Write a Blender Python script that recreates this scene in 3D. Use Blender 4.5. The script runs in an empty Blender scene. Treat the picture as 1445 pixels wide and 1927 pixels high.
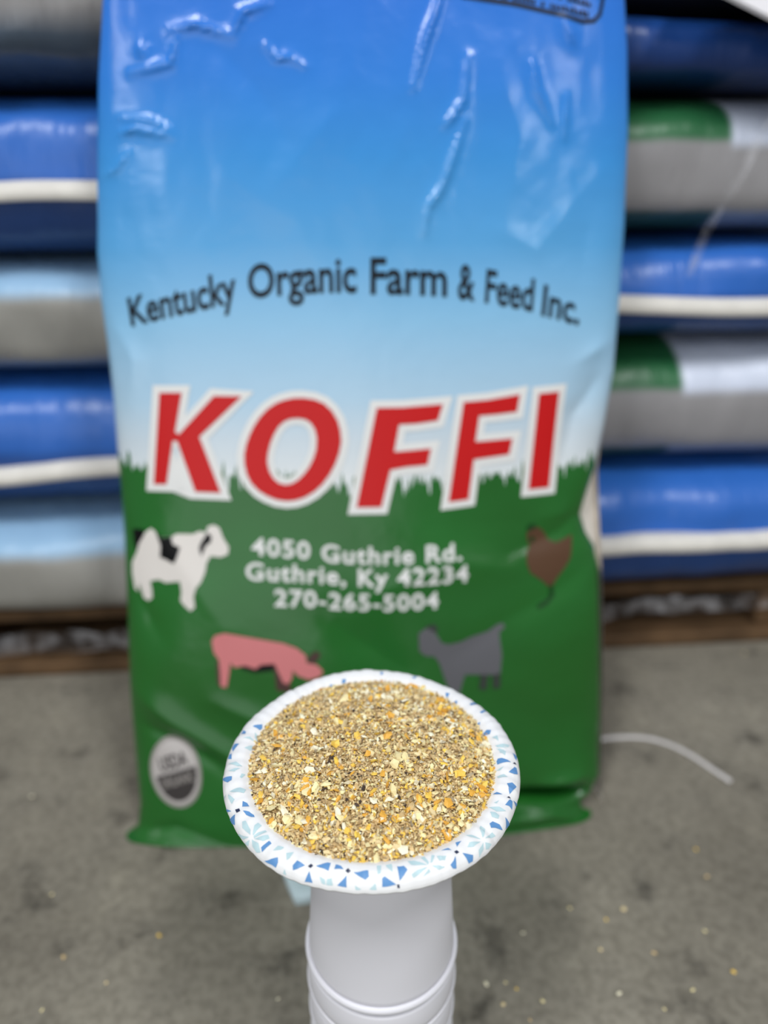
import bpy, bmesh, math, random
import numpy as np
from mathutils import Vector, Matrix, noise
from mathutils.bvhtree import BVHTree
from mathutils.geometry import tessellate_polygon

scene = bpy.context.scene
C = scene.collection
R = math.radians
rng = np.random.default_rng(11)
random.seed(5)

# ------------------------------------------------------------------ camera
cam_d = bpy.data.cameras.new('camera')
cam = bpy.data.objects.new('camera', cam_d); C.objects.link(cam)
cam.location = (0, 0, 0.635); cam.rotation_euler = (R(64), 0, 0)
cam_d.sensor_fit = 'VERTICAL'; cam_d.sensor_height = 36; cam_d.sensor_width = 27
cam_d.lens = 27.03; cam_d.clip_start = 0.02
cam_d.dof.use_dof = True; cam_d.dof.focus_distance = 0.435; cam_d.dof.aperture_fstop = 2.5
scene.camera = cam
# ------------------------------------------------------------------ world, lamps, exposure
w = bpy.data.worlds.new('world'); scene.world = w; w.use_nodes = True
w.node_tree.nodes['Background'].inputs[0].default_value = (0.90, 0.95, 1.0, 1)
w.node_tree.nodes['Background'].inputs[1].default_value = 0.32
def lamp(name, loc, target, sx, sy, power, col=(0.98, 0.99, 1.0)):
    l = bpy.data.lights.new(name, 'AREA'); l.shape = 'RECTANGLE'; l.size = sx; l.size_y = sy; l.energy = power; l.color = col
    o = bpy.data.objects.new(name, l); C.objects.link(o); o.location = loc
    o.rotation_euler = (Vector(target)-Vector(loc)).to_track_quat('-Z', 'Y').to_euler(); return o
lamp('unseen_overhead_lamp', (-0.80, -0.60, 2.9), (-0.80, -0.60, 0), 0.22, 0.8, 42)
lamp('unseen_overhead_lamp', (0.90, -0.55, 2.9), (0.90, -0.55, 0), 0.22, 0.8, 42)
lamp('front_fill_light', (-1.0, -3.6, 1.3), (-1.0, 0.5, 1.3), 3.2, 2.4, 36, (0.95, 0.98, 1.0))  # soft front fill added behind the camera, not an actual door
lamp('unseen_overhead_lamp', (-2.3, -2.5, 2.9), (-2.3, -2.5, 0), 0.09, 1.2, 30)  # added out of view so the upright sack creases glint
lamp('unseen_overhead_lamp', (2.3, -2.5, 2.9), (2.3, -2.5, 0), 0.09, 1.2, 24)  # its counterpart on the right, also added for the crease glints
vs = scene.view_settings; vs.view_transform = 'Standard'; vs.look = 'None'; vs.gamma = 1; vs.use_curve_mapping = False; vs.exposure = -0.22

# ------------------------------------------------------------------ helpers
def lin(r, g, b):
    f = lambda v: (v/255/12.92) if v/255 <= .04045 else ((v/255+.055)/1.055)**2.4
    return (f(r), f(g), f(b), 1)
def tag(o, label=None, cat=None, group=None, kind=None):
    if label: o['label'] = label
    if cat: o['category'] = cat
    if group: o['group'] = group
    if kind: o['kind'] = kind
    return o
def mesh_obj(name, verts, faces, mat=None, parent=None, smooth=True):
    m = bpy.data.meshes.new(name); m.from_pydata([tuple(map(float, v)) for v in verts], [], [tuple(map(int, q)) for q in faces])
    if smooth: m.polygons.foreach_set('use_smooth', [True]*len(m.polygons))
    if mat: m.materials.append(mat)
    m.update()
    o = bpy.data.objects.new(name, m); C.objects.link(o)
    if parent: o.parent = parent
    return o
def empty(name, loc=(0, 0, 0), rz=0):
    o = bpy.data.objects.new(name, None); C.objects.link(o); o.location = loc; o.rotation_euler = (0, 0, rz)
    o.empty_display_size = .02; return o
def grid_faces(nr, nc, wrap=False):
    i, j = np.meshgrid(np.arange(nr-1), np.arange(nc if wrap else nc-1), indexing='ij')
    i, j = i.ravel(), j.ravel(); k = (j+1) % nc
    return np.stack([i*nc+j, i*nc+k, (i+1)*nc+k, (i+1)*nc+j], 1)
def revolve(name, prof, n, mat, parent=None, closed=False):
    p = list(prof); a = np.linspace(0, 2*math.pi, n, endpoint=False)
    V = [(r*math.cos(t), r*math.sin(t), z) for r, z in p for t in a]
    F = grid_faces(len(p), n, True).tolist()
    if closed: F += [[(len(p)-1)*n+j, (len(p)-1)*n+(j+1) % n, (j+1) % n, j] for j in range(n)]
    F = [f[::-1] for f in F]
    return mesh_obj(name, V, F, mat, parent)
class NT:
    def __init__(s, name):
        s.m = bpy.data.materials.new(name); s.m.use_nodes = True; s.t = s.m.node_tree
        s.b = s.t.nodes['Principled BSDF']
    def n(s, typ, **kw):
        q = s.t.nodes.new(typ)
        for k, v in kw.items():
            if k.startswith('i_'): q.inputs[int(k[2:]) if k[2:].isdigit() else k[2:].replace('_', ' ')].default_value = v
            else: setattr(q, k, v)
        return q
    def l(s, a, b): s.t.links.new(a, b)
    def ramp(s, fac, stops, interp='LINEAR'):
        q = s.n('ShaderNodeValToRGB'); q.color_ramp.interpolation = interp
        e = q.color_ramp.elements
        while len(e) < len(stops): e.new(0.5)
        for x, (p, c) in zip(e, stops): x.position = p; x.color = c
        s.l(fac, q.inputs[0]); return q.outputs[0]
    def math(s, op, a, b=None):
        q = s.n('ShaderNodeMath', operation=op)
        for i, v in enumerate((a, b)):
            if v is None: continue
            if isinstance(v, (int, float)): q.inputs[i].default_value = v
            else: s.l(v, q.inputs[i])
        return q.outputs[0]
    def mix(s, fac, a, b):
        q = s.n('ShaderNodeMix', data_type='RGBA')
        for i, v in ((0, fac), (6, a), (7, b)):
            if isinstance(v, (int, float, tuple)): q.inputs[i].default_value = v
            else: s.l(v, q.inputs[i])
        return q.outputs[2]
    def bump(s, h, strength=.3, dist=.001):
        q = s.n('ShaderNodeBump'); q.inputs['Strength'].default_value = strength; q.inputs['Distance'].default_value = dist
        s.l(h, q.inputs['Height']); s.l(q.outputs[0], s.b.inputs['Normal'])
    def col(s, c):
        if isinstance(c, tuple): s.b.inputs['Base Color'].default_value = c
        else: s.l(c, s.b.inputs['Base Color'])
    def set(s, rough=.5, spec=.5, metal=0):
        s.b.inputs['Roughness'].default_value = rough; s.b.inputs['Specular IOR Level'].default_value = spec; s.b.inputs['Metallic'].default_value = metal; return s.m
def plain(name, c, rough=.5, spec=.5, grain=0.0, gscale=60):
    q = NT(name)
    if grain:
        tc = q.n('ShaderNodeTexCoord'); nz = q.n('ShaderNodeTexNoise', i_Scale=gscale, i_Detail=4.0); q.l(tc.outputs['Object'], nz.inputs['Vector'])
        d = tuple(v*(1-grain) for v in c[:3])+(1,); b = tuple(min(1, v*(1+grain)) for v in c[:3])+(1,)
        q.col(q.ramp(nz.outputs[0], [(.3, d), (.7, b)])); q.bump(nz.outputs[0], .15, .0008)
    else: q.col(c)
    return q.set(rough, spec)

# ---- shared geometry of the standing feed sack (metres; x across, L up along the leaning sack) ----
PSI, LEAN = math.radians(3.5), math.radians(16.0)
SO = np.array([0.0, 0.547, 0.0])
S_EX = np.array([math.cos(PSI), math.sin(PSI), 0.0])
_hd = np.array([-math.sin(PSI), math.cos(PSI), 0.0])
S_EL = _hd*math.sin(LEAN) + np.array([0, 0, math.cos(LEAN)])
S_N = -_hd*math.cos(LEAN) + np.array([0, 0, math.sin(LEAN)])
def t_front(L): return np.interp(L, [0, .02, .08, .25, .45, .60, .72, .80, .90], [.030, .042, .052, .054, .050, .040, .026, .016, .006])
def t_back(L): return np.interp(L, [0, .04, .15, .35, .50, .65, .75, .90], [.070, .080, .085, .080, .064, .044, .026, .006])
def belly(L): return .012*np.exp(-((L-.18)/.13)**2)
# ---- paper plate profile: radius, height above the rim plane ----
PLATE_R = [0, .050, .056, .0615, .068, .0735, .0775, .0815, .0850, .0875, .0888, .0892]
PLATE_Z = [-.016, -.016, -.0152, -.0120, -.0058, -.0012, .0010, .0012, -.0002, -.0022, -.0044, -.0060]
PLATE_C = np.array([-.0074, .3537, .2965])

# measured outlines: sack print in mm (x, up), plate print in (degrees, mm of arc)
OUT_L = [[0.0,0.0143,0.0379,0.083,0.1536,0.2358,0.315,0.3825,0.4432,0.4923,0.5305,0.5724,0.6518,0.7141,0.7731,0.7883],[-0.2592,-0.2493,-0.2463,-0.2478,-0.247,-0.2443,-0.2433,-0.2438,-0.2441,-0.2449,-0.247,-0.2467,-0.2384,-0.2308,-0.2204,-0.2182]]
OUT_R = [[0.0,0.0038,0.0195,0.0281,0.0467,0.1031,0.1917,0.2719,0.29,0.3049,0.3228,0.3426,0.3664,0.4085,0.4601,0.5103,0.5921,0.6731,0.7365,0.7768,0.7926],[0.2183,0.2115,0.2093,0.2203,0.229,0.2283,0.2241,0.2215,0.2175,0.2086,0.2029,0.2085,0.2161,0.2245,0.2319,0.2337,0.2353,0.2329,0.2276,0.2218,0.2191]]
OUT_B = [[0.0,0.0148,0.0274,0.053,0.1315,0.2459,0.3008,0.3335,0.3658,0.4082,0.4601,0.5106,0.5928,0.6742,0.738,0.7785,0.7943],[0.2151,0.2139,0.2262,0.2361,0.2327,0.2298,0.2269,0.2247,0.2228,0.2274,0.2333,0.2351,0.2368,0.2343,0.229,0.2231,0.2204]]
ROWS = {"0":766.6,"150":705.7,"300":642.6,"450":577.4,"600":510.0,"750":440.1,"850":392.2,"880":377.7,"900":367.9,"1000":318.8,"1300":166.3,"1500":52.7,"1600":-6.9}
GRASS = [[-234.9,388.8],[-199.0,383.1],[-111.1,375.9],[-72.6,373.3],[-24.4,364.5],[24.4,365.7],[44.1,366.6],[94.0,368.5],[124.5,370.9],[155.7,372.6],[199.8,379.4]]
K = [[-194.5,448.5],[-174.1,448.2],[-182.2,413.2],[-178.9,411.0],[-145.2,444.9],[-120.2,444.2],[-160.2,408.6],[-143.1,357.5],[-166.5,358.7],[-180.8,405.1],[-184.9,405.2],[-192.8,365.6],[-205.1,365.8]]
O_OUT = [[-65.5,441.8],[-55.4,440.2],[-46.8,436.5],[-39.8,429.8],[-34.9,421.0],[-32.7,412.3],[-32.0,402.0],[-34.2,391.8],[-38.2,381.5],[-43.6,372.1],[-50.5,363.3],[-58.1,356.8],[-67.1,351.8],[-75.3,349.4],[-83.5,348.8],[-92.3,350.3],[-101.0,353.9],[-108.2,358.5],[-114.6,365.3],[-118.6,373.5],[-120.4,383.1],[-120.3,391.9],[-118.2,400.7],[-114.8,409.4],[-110.1,418.0],[-104.6,425.5],[-97.8,432.3],[-90.3,437.2],[-83.0,440.0],[-74.2,441.7]]
O_IN = [[-70.5,423.9],[-64.0,422.7],[-59.0,419.3],[-55.6,413.4],[-54.1,405.4],[-55.1,395.2],[-57.9,387.1],[-61.8,379.8],[-66.7,373.3],[-72.5,367.9],[-78.5,364.6],[-84.4,363.8],[-90.2,365.6],[-94.8,370.1],[-98.3,376.8],[-99.8,385.0],[-98.7,393.0],[-96.1,401.8],[-92.6,409.7],[-88.3,416.5],[-83.0,421.2],[-77.1,423.4]]
F1 = [[0.7,431.7],[24.1,431.6],[60.9,433.9],[56.2,419.3],[36.2,416.8],[20.8,416.4],[15.8,391.6],[49.7,393.9],[46.2,379.1],[26.4,377.7],[12.1,375.3],[3.2,341.3],[-19.7,341.5]]
F2 = [[79.9,435.3],[102.0,436.8],[132.5,441.3],[129.9,425.6],[110.0,423.6],[94.4,422.7],[91.0,399.0],[126.0,401.1],[122.9,386.5],[89.5,382.8],[84.6,345.8],[65.8,343.9]]
I = [[150.9,441.5],[170.7,443.0],[162.8,353.8],[142.3,352.8]]
COW = [[-215.5,321.2],[-209.7,324.8],[-205.1,320.8],[-202.3,316.3],[-190.5,317.2],[-185.8,319.9],[-170.5,319.6],[-164.3,322.3],[-158.4,321.1],[-156.6,326.4],[-151.3,328.2],[-146.1,325.6],[-142.8,315.8],[-138.0,307.4],[-139.0,300.6],[-145.9,298.0],[-154.9,299.2],[-159.0,293.2],[-160.9,284.1],[-165.1,274.9],[-169.9,269.6],[-172.6,261.2],[-171.9,251.2],[-176.3,247.3],[-181.5,251.8],[-185.5,257.1],[-183.9,265.6],[-185.0,275.5],[-192.8,274.6],[-199.1,273.7],[-205.3,276.5],[-214.2,274.6],[-213.1,266.2],[-213.1,258.5],[-217.8,254.7],[-222.6,257.8],[-225.6,271.4],[-228.3,262.6],[-231.2,266.1],[-233.0,279.8],[-232.3,290.8],[-225.8,302.3],[-222.7,311.7]]
COWB = [[[-205.5,321.5],[-200.7,316.3],[-190.9,317.2],[-189.8,310.4],[-183.0,307.5],[-186.1,299.1],[-189.6,292.2],[-196.4,295.5],[-202.9,298.0],[-201.5,308.7]],[[-156.9,321.1],[-153.3,317.3],[-154.3,312.1],[-159.0,309.1],[-163.6,299.2],[-165.5,306.8],[-163.3,312.1]],[[-229.1,323.5],[-217.4,323.4],[-217.7,318.1],[-223.2,310.1],[-226.6,303.0],[-228.8,309.7]]]
PIG = [[-157.8,219.0],[-154.4,224.5],[-145.3,226.8],[-131.0,224.0],[-111.5,220.2],[-91.2,216.2],[-78.9,211.3],[-70.6,204.2],[-70.0,196.7],[-60.6,194.6],[-54.6,187.8],[-58.3,182.3],[-68.3,179.7],[-78.0,183.7],[-83.2,189.5],[-84.4,181.0],[-88.2,175.9],[-92.6,177.4],[-97.5,189.8],[-100.0,196.4],[-112.5,195.7],[-118.1,191.5],[-127.8,194.9],[-137.8,193.1],[-141.2,197.8],[-143.1,186.5],[-146.1,173.2],[-151.5,174.1],[-151.5,190.2],[-151.9,200.5],[-156.5,208.0]]
PIGB = [[[-132.2,198.7],[-118.0,193.9],[-112.5,197.5],[-99.0,197.3],[-98.9,189.8],[-118.3,187.7],[-130.7,191.2]],[[-154.6,201.5],[-150.2,190.2],[-151.1,172.7],[-154.9,177.9]],[[-100.9,195.5],[-91.7,177.4],[-85.5,176.3],[-85.9,166.7],[-99.3,169.9]],[[-69.4,200.4],[-64.8,205.9],[-59.3,208.1],[-56.8,203.8],[-61.4,197.4],[-66.0,195.7]]]
GOAT = [[35.6,221.0],[43.4,226.1],[49.5,225.9],[53.3,217.9],[57.8,210.5],[64.8,208.6],[75.7,210.4],[87.4,215.2],[102.4,219.0],[111.1,224.8],[117.4,226.3],[119.0,221.9],[113.4,217.5],[114.2,207.9],[115.9,195.8],[114.4,177.2],[107.2,176.1],[95.3,177.0],[80.3,178.0],[77.2,169.2],[74.1,156.1],[67.8,156.5],[61.5,171.0],[55.4,190.0],[50.8,197.4],[41.5,198.7],[36.2,203.7]]
GOATB = [[[42.2,227.0],[50.3,229.7],[54.5,224.1],[51.4,221.1]],[[94.9,177.0],[102.4,176.5],[100.6,161.8],[93.8,162.3]],[[106.4,176.2],[114.4,177.2],[114.2,163.2],[107.4,162.1]]]
HEN = [[143.2,315.7],[147.9,316.6],[153.9,315.6],[159.3,310.2],[163.2,303.0],[170.7,300.0],[178.5,302.4],[188.2,306.4],[187.6,297.8],[185.6,284.3],[179.1,274.7],[172.2,267.0],[166.7,258.5],[163.3,258.1],[155.9,265.1],[144.0,273.6],[140.8,282.6],[140.9,292.7],[144.3,298.7],[141.8,304.5],[141.2,311.4]]
HENB = [[[141.6,318.3],[147.3,320.1],[151.3,316.7],[144.5,313.4],[141.9,312.0]],[[144.5,307.4],[149.1,307.1],[149.0,302.2],[144.4,301.8]],[[164.0,260.0],[167.4,259.7],[168.4,248.7],[161.3,241.6],[152.5,237.8],[151.5,241.1],[161.3,246.1],[164.3,251.0]]]
NAME = [["Kentucky",[[-216.3,507.9],[-168.1,517.2],[-120.1,526.7]],[[-218.6,531.7],[-169.7,542.9],[-121.0,554.5]]],["Organic",[[-109.8,529.2],[-64.5,532.6],[-15.1,533.3]],[[-109.8,556.5],[-64.4,561.2],[-14.9,562.9]]],["Farm",[[-3.0,531.8],[31.3,531.0],[65.0,528.9]],[[-2.4,561.9],[31.7,561.2],[65.5,558.8]]],["&",[[74.6,527.0],[82.2,526.1],[89.9,525.1]],[[75.5,557.0],[83.1,556.1],[90.8,555.1]]],["Feed",[[99.1,523.7],[120.1,519.9],[143.4,515.6]],[[100.9,552.0],[121.7,547.8],[145.3,543.3]]],["Inc.",[[151.5,512.3],[169.3,508.0],[188.2,503.3]],[[153.9,538.7],[172.2,533.7],[191.5,527.8]]]]
ADDR = [["4050 Guthrie Rd.",[[-117.4,300.3],[-65.4,294.9],[-37.4,290.4],[3.3,288.0],[30.2,288.1],[46.1,288.4],[77.4,289.6]],[[-116.7,317.9],[-64.8,312.5],[-36.9,308.0],[3.7,305.7],[30.5,305.8],[46.4,306.1],[77.6,307.4]]],["Guthrie, Ky 42234",[[-123.5,277.1],[-80.1,274.3],[-41.1,270.7],[-9.7,267.7],[14.0,267.7],[45.8,267.7],[83.6,268.7]],[[-122.8,294.8],[-79.5,292.0],[-40.6,288.4],[-9.3,285.4],[14.3,285.5],[46.1,285.5],[83.8,286.6]]],["270-265-5004",[[-98.1,251.9],[-60.5,249.5],[-41.7,246.8],[5.6,244.0],[29.4,244.0],[55.0,244.5]],[[-97.5,269.1],[-60.0,266.7],[-41.2,264.0],[5.9,261.2],[29.7,261.3],[55.3,261.8]]]]
SEAL = [[-177.2,89.9],[-176.6,83.2],[-176.7,76.4],[-177.5,69.9],[-179.1,63.7],[-181.4,58.1],[-184.3,53.2],[-187.8,49.2],[-191.7,46.2],[-195.9,44.2],[-200.3,43.4],[-204.9,43.7],[-209.4,45.1],[-213.7,47.5],[-217.6,51.0],[-221.1,55.3],[-224.1,60.4],[-226.4,66.1],[-227.9,72.3],[-228.6,78.9],[-228.4,85.7],[-227.3,92.5],[-225.5,99.0],[-222.9,104.9],[-219.7,110.1],[-216.0,114.4],[-212.0,117.6],[-207.7,119.6],[-203.2,120.5],[-198.8,120.2],[-194.5,118.7],[-190.4,116.1],[-186.7,112.4],[-183.4,107.8],[-180.7,102.4],[-178.6,96.4]]
SEALC = [-202.0,82.0]
TOPBOX = [[65.1,783.4],[70.4,773.1],[79.4,768.5],[119.1,763.7],[156.0,757.4],[182.4,751.9],[192.9,753.3],[198.9,759.4],[200.9,769.7],[202.0,788.0]]
TOPTXT = [[[[94.2,771.2],[137.4,765.3],[188.0,756.3]]],[[[105.4,777.8],[141.8,773.1],[189.5,764.5]]],[[[114.3,785.2],[146.2,781.3],[191.1,772.7]]]]
CREASE = [[[[-234.3,633.4],[-220.9,637.5],[-207.8,650.3]],2.5,5],[[[-212.1,667.4],[-199.2,669.6],[-170.0,663.1]],3,5],[[[-212.5,679.2],[-187.2,676.2],[-170.5,668.6]],2.5,4.5],[[[-201.2,713.1],[-182.0,716.3],[-165.2,719.9],[-159.1,738.3]],3,5],[[[-190.8,735.3],[-188.1,723.9]],2.5,7],[[[-165.2,745.2],[-142.2,747.6],[-116.4,740.1]],3,5],[[[-111.9,741.7],[-103.3,756.4],[-82.5,763.1]],3,5],[[[-86.0,732.6],[-76.8,721.2],[-66.6,722.8],[-54.9,715.9]],2.5,4],[[[62.9,779.4],[55.2,755.2],[47.0,734.8],[36.8,699.6]],3.4,5.5],[[[83.1,722.9],[79.5,689.6],[70.4,676.0],[63.9,670.5]],3.2,6],[[[81.4,674.9],[71.7,647.1],[61.0,619.0],[48.8,602.8],[45.9,583.9]],3.4,5.5],[[[138.3,719.9],[142.5,699.1],[157.3,673.2]],2.6,5],[[[165.4,753.7],[175.4,735.6]],2.6,7],[[[169.6,695.7],[169.2,661.5]],2,4],[[[3.0,766.6],[-25.5,684.9],[-62.8,642.9],[-82.0,617.4]],1.6,24],[[[-62.8,642.9],[-96.2,701.7],[-129.8,734.6]],-1.2,20],[[[110.6,719.3],[130.0,660.6],[121.6,590.6]],1.4,20],[[[168.1,665.8],[195.7,591.8],[187.5,536.6]],-1.6,22],[[[199.1,632.1],[146.3,568.4],[107.3,586.1]],1.3,18],[[[-126.7,630.9],[-64.7,591.2],[-47.8,546.7]],1,26],[[[-235.0,514.6],[-217.5,476.7],[-226.0,438.8]],2.5,14],[[[215.8,460.2],[186.5,421.4],[177.0,381.7]],-4,16],[[[223.4,489.5],[190.0,470.2]],2.5,12],[[[-244.2,168.8],[-198.2,135.5],[-143.6,100.1],[-103.8,73.7]],5,15],[[[-234.2,131.3],[-189.4,113.4],[-145.0,76.9]],-4,12],[[[-160.5,158.7],[-91.3,125.1]],3,14],[[[223.0,285.4],[172.4,254.5],[124.1,229.9],[72.3,199.3]],-1.8,18],[[[216.0,266.6],[177.9,238.4],[124.1,206.4]],0.6,18],[[[216.7,339.7],[173.3,310.3],[124.5,293.5]],-2.5,13],[[[198.1,327.8],[151.4,324.6]],2,14],[[[-7.3,259.1],[68.1,286.2],[124.4,278.4]],2.5,18],[[[122.1,41.4],[161.2,37.9],[208.9,33.0]],-24,9],[[[128.4,14.6],[173.8,16.9],[210.5,3.0]],5,8],[[[-253.0,12.3],[-206.8,20.2],[-159.5,4.9]],-3,10],[[[207.4,53.8],[160.6,53.1]],5,10],[[[-202.8,321.4],[-146.6,231.7]],2,22],[[[-47.5,235.2],[21.3,186.2]],-2.5,20],[[[-233.1,269.0],[-208.3,220.3]],-3,14]]
P_BLUE = [[[205.63,85.99],[207.33,84.09],[209.59,83.88],[208.13,87.29]],[[202.55,97.81],[206.19,94.01],[204.15,98.3],[203.96,97.73]],[[210.34,88.04],[212.12,85.29],[214.43,84.09],[215.81,84.39],[214.99,85.79],[212.69,87.47]],[[208.91,92.64],[212.04,95.95],[209.84,98.3],[207.38,98.3]],[[228.64,86.9],[230.24,87.29],[229.04,93.44],[227.69,91.92]],[[231.54,96.27],[235.86,91.04],[236.69,92.96],[236.57,95.82]],[[242.9,88.14],[246.37,88.8],[244.5,91.76],[242.99,93.12],[242.16,90.96]],[[248.73,90.96],[250.85,95.82],[248.04,96.39]],[[250.31,87.76],[254.09,84.59],[255.21,84.39],[255.33,88.7]],[[257.27,84.69],[259.4,85.49],[260.61,87.0],[257.27,87.47]],[[264.36,87.76],[269.55,86.8],[269.79,89.74],[268.61,91.44]],[[262.02,89.84],[262.46,95.24],[259.35,94.99]],[[275.34,89.74],[278.93,94.15],[274.25,94.54],[274.4,90.59]],[[280.24,85.19],[282.63,85.49],[283.56,88.04],[280.22,92.32]],[[304.85,85.79],[305.66,83.18],[308.19,84.09],[306.55,84.79]],[[298.51,83.28],[301.54,84.09],[302.07,85.99]],[[302.01,89.55],[300.37,95.18],[299.22,94.22],[298.83,92.08],[300.51,91.2]],[[305.1,89.84],[308.48,93.28],[307.44,95.95],[305.6,95.88],[305.46,92.72]],[[357.47,80.33],[358.93,81.48],[358.7,83.99],[356.64,88.99],[355.69,83.18],[355.44,80.79]],[[355.06,91.2],[355.12,92.88],[351.91,93.52],[350.89,90.78],[350.76,87.38]],[[344.53,87.0],[346.1,89.93],[345.7,93.28],[340.64,90.12]],[[338.39,91.2],[338.59,92.96],[335.28,94.66],[335.5,92.16],[334.65,89.65]],[[322.74,87.57],[324.54,88.04],[325.63,92.08],[325.37,95.37],[323.27,91.28],[321.67,89.55]],[[330.18,92.64],[330.49,98.14],[327.12,97.31]],[[339.23,93.36],[340.54,98.14],[338.67,97.11]],[[337.85,80.91],[339.32,82.74],[338.79,86.39],[337.81,83.28]],[[2.62,91.6],[1.96,95.05],[359.34,93.44],[0.23,92.16]],[[160.64,86.49],[157.57,81.48],[159.66,79.99],[161.17,80.91]],[[165.24,91.6],[163.03,91.52],[164.26,88.42],[166.08,87.76]],[[172.4,88.51],[176.32,91.2],[173.74,93.36],[171.28,92.64]],[[177.45,91.68],[180.66,90.69],[179.44,94.01],[177.27,93.77]],[[191.24,88.8],[193.06,89.08],[193.13,91.76],[188.08,98.22],[189.51,94.01]],[[139.81,81.82],[137.63,78.96],[138.0,76.85],[139.83,77.93]],[[132.93,79.76],[131.66,77.39],[133.99,75.23],[135.43,76.31]],[[113.4,80.56],[109.97,79.42],[110.75,76.85],[113.72,77.21]],[[106.3,82.39],[104.35,81.93],[105.02,79.19],[107.09,79.3]],[[86.56,86.8],[85.14,86.9],[85.23,84.39],[86.44,84.19]],[[50.77,83.08],[49.14,84.69],[48.17,81.02],[49.46,81.02]],[[44.3,79.53],[43.33,82.62],[42.02,81.02],[42.76,78.29]],[[70.83,86.39],[68.38,89.65],[68.91,85.09]],[[37.36,85.99],[37.84,91.92],[35.56,91.44],[35.69,85.69]],[[29.61,85.69],[30.9,90.78],[29.9,91.6],[28.57,86.29]],[[17.43,78.47],[18.03,81.71],[16.59,83.78],[14.66,81.82],[15.8,78.73]],[[24.82,78.29],[24.22,81.13],[22.67,79.42]]]
P_NAVY = [[[207.18,91.44],[208.0,89.17],[209.53,89.36],[208.97,91.44]],[[248.26,87.38],[249.37,88.04],[248.8,89.55],[247.48,88.8]],[[262.2,86.09],[263.22,87.47],[262.42,88.7],[261.37,87.66]],[[279.18,94.09],[279.89,94.01],[280.03,95.69],[279.28,95.75]],[[303.82,87.19],[304.22,88.7],[302.85,88.8],[302.51,87.29]],[[357.64,91.68],[356.86,93.12],[356.35,90.21]],[[339.54,90.02],[339.1,91.52],[338.3,89.08]]]
P_AQUA = [[[220.94,91.68],[216.1,92.88],[213.92,91.04],[214.68,89.36],[219.39,90.02]],[[221.51,90.59],[219.17,87.0],[218.99,84.69],[221.14,84.19],[222.0,90.59]],[[222.2,90.78],[222.47,87.95],[223.79,84.29],[225.03,84.39],[222.89,91.04]],[[223.06,91.36],[226.47,85.19],[228.0,85.89],[226.84,89.27]],[[221.0,93.04],[215.85,97.02],[215.49,98.3],[219.01,96.59],[220.64,93.85]],[[221.82,93.52],[222.38,96.52],[220.28,97.97]],[[222.45,92.4],[225.94,91.6],[228.54,93.93],[226.87,95.88],[224.38,94.86]],[[198.63,92.64],[203.15,89.55],[204.06,92.0],[200.69,93.04]],[[197.88,91.28],[198.27,84.99],[200.23,81.93],[201.97,83.78],[199.85,88.89]],[[197.74,94.15],[198.52,97.48],[197.38,97.48]],[[232.68,89.46],[233.08,86.19],[235.56,85.39],[235.32,87.38]],[[237.58,87.0],[239.9,84.89],[239.94,88.32],[239.24,90.02]],[[239.74,96.73],[239.86,94.28],[241.08,96.59]],[[272.68,83.68],[274.34,83.78],[274.0,88.14],[272.94,88.7]],[[276.17,83.58],[278.43,83.48],[278.18,88.23],[276.33,84.99]],[[265.22,93.69],[267.47,95.82],[265.53,95.82]],[[270.0,95.56],[271.97,92.64],[272.41,95.82]],[[252.83,92.4],[254.81,93.12],[255.33,95.31],[254.03,95.24]],[[255.51,92.56],[256.96,91.84],[257.87,95.24],[255.58,95.24]],[[291.44,87.95],[289.96,82.96],[291.6,82.62],[292.08,86.8]],[[291.13,87.95],[285.38,85.89],[284.54,83.18],[287.12,83.48]],[[290.85,88.99],[284.97,92.4],[284.58,90.69],[287.21,88.99]],[[292.46,87.47],[294.44,83.58],[295.29,84.69],[293.34,87.47]],[[292.57,88.99],[295.57,90.59],[296.63,91.92],[294.52,92.24]],[[291.17,89.93],[291.33,91.44],[288.35,92.72]],[[295.94,85.39],[298.93,87.38],[297.65,88.99],[295.88,88.04]],[[315.75,89.74],[317.83,85.29],[319.57,84.59],[319.5,87.76],[316.63,89.74]],[[314.95,89.84],[312.02,85.39],[311.3,83.18],[313.36,84.89]],[[314.12,90.4],[310.19,90.4],[308.24,88.61],[310.1,87.47]],[[316.33,90.87],[320.71,91.36],[321.05,94.09],[318.91,93.04]],[[314.8,91.6],[313.47,94.22],[310.45,96.52],[311.19,93.36]],[[315.47,92.24],[317.51,95.63],[315.57,96.27],[314.36,95.11]],[[330.04,81.93],[332.14,87.29],[332.42,91.6],[329.58,87.1]],[[327.69,84.29],[328.73,86.9],[328.58,89.55],[326.92,89.93],[325.94,86.69]],[[333.01,83.68],[335.24,85.79],[333.13,85.19]],[[4.72,83.28],[3.25,86.09],[0.04,86.19],[1.82,83.28]],[[348.34,80.68],[349.52,84.69],[348.25,87.1],[347.11,81.71]],[[351.78,79.99],[353.78,84.59],[351.49,82.62]],[[6.67,81.71],[6.75,91.04],[5.03,89.36],[5.54,83.48]],[[182.95,92.56],[183.51,87.1],[186.32,82.85],[186.09,86.09]],[[187.38,91.28],[187.28,86.69],[187.43,83.88],[189.19,87.29]],[[168.91,87.66],[167.58,83.68],[169.12,79.53]],[[174.9,84.29],[172.06,80.68],[172.32,77.93],[175.37,80.22]],[[163.61,82.74],[165.29,78.62],[168.69,77.57],[166.6,80.91]],[[192.57,84.29],[190.64,83.18],[190.8,80.91],[193.37,83.38]],[[12.38,82.05],[12.68,85.69],[8.83,84.69]],[[7.0,81.82],[4.32,88.32],[5.3,82.74]],[[4.96,81.93],[2.24,87.0],[359.84,85.79]]]
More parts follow.
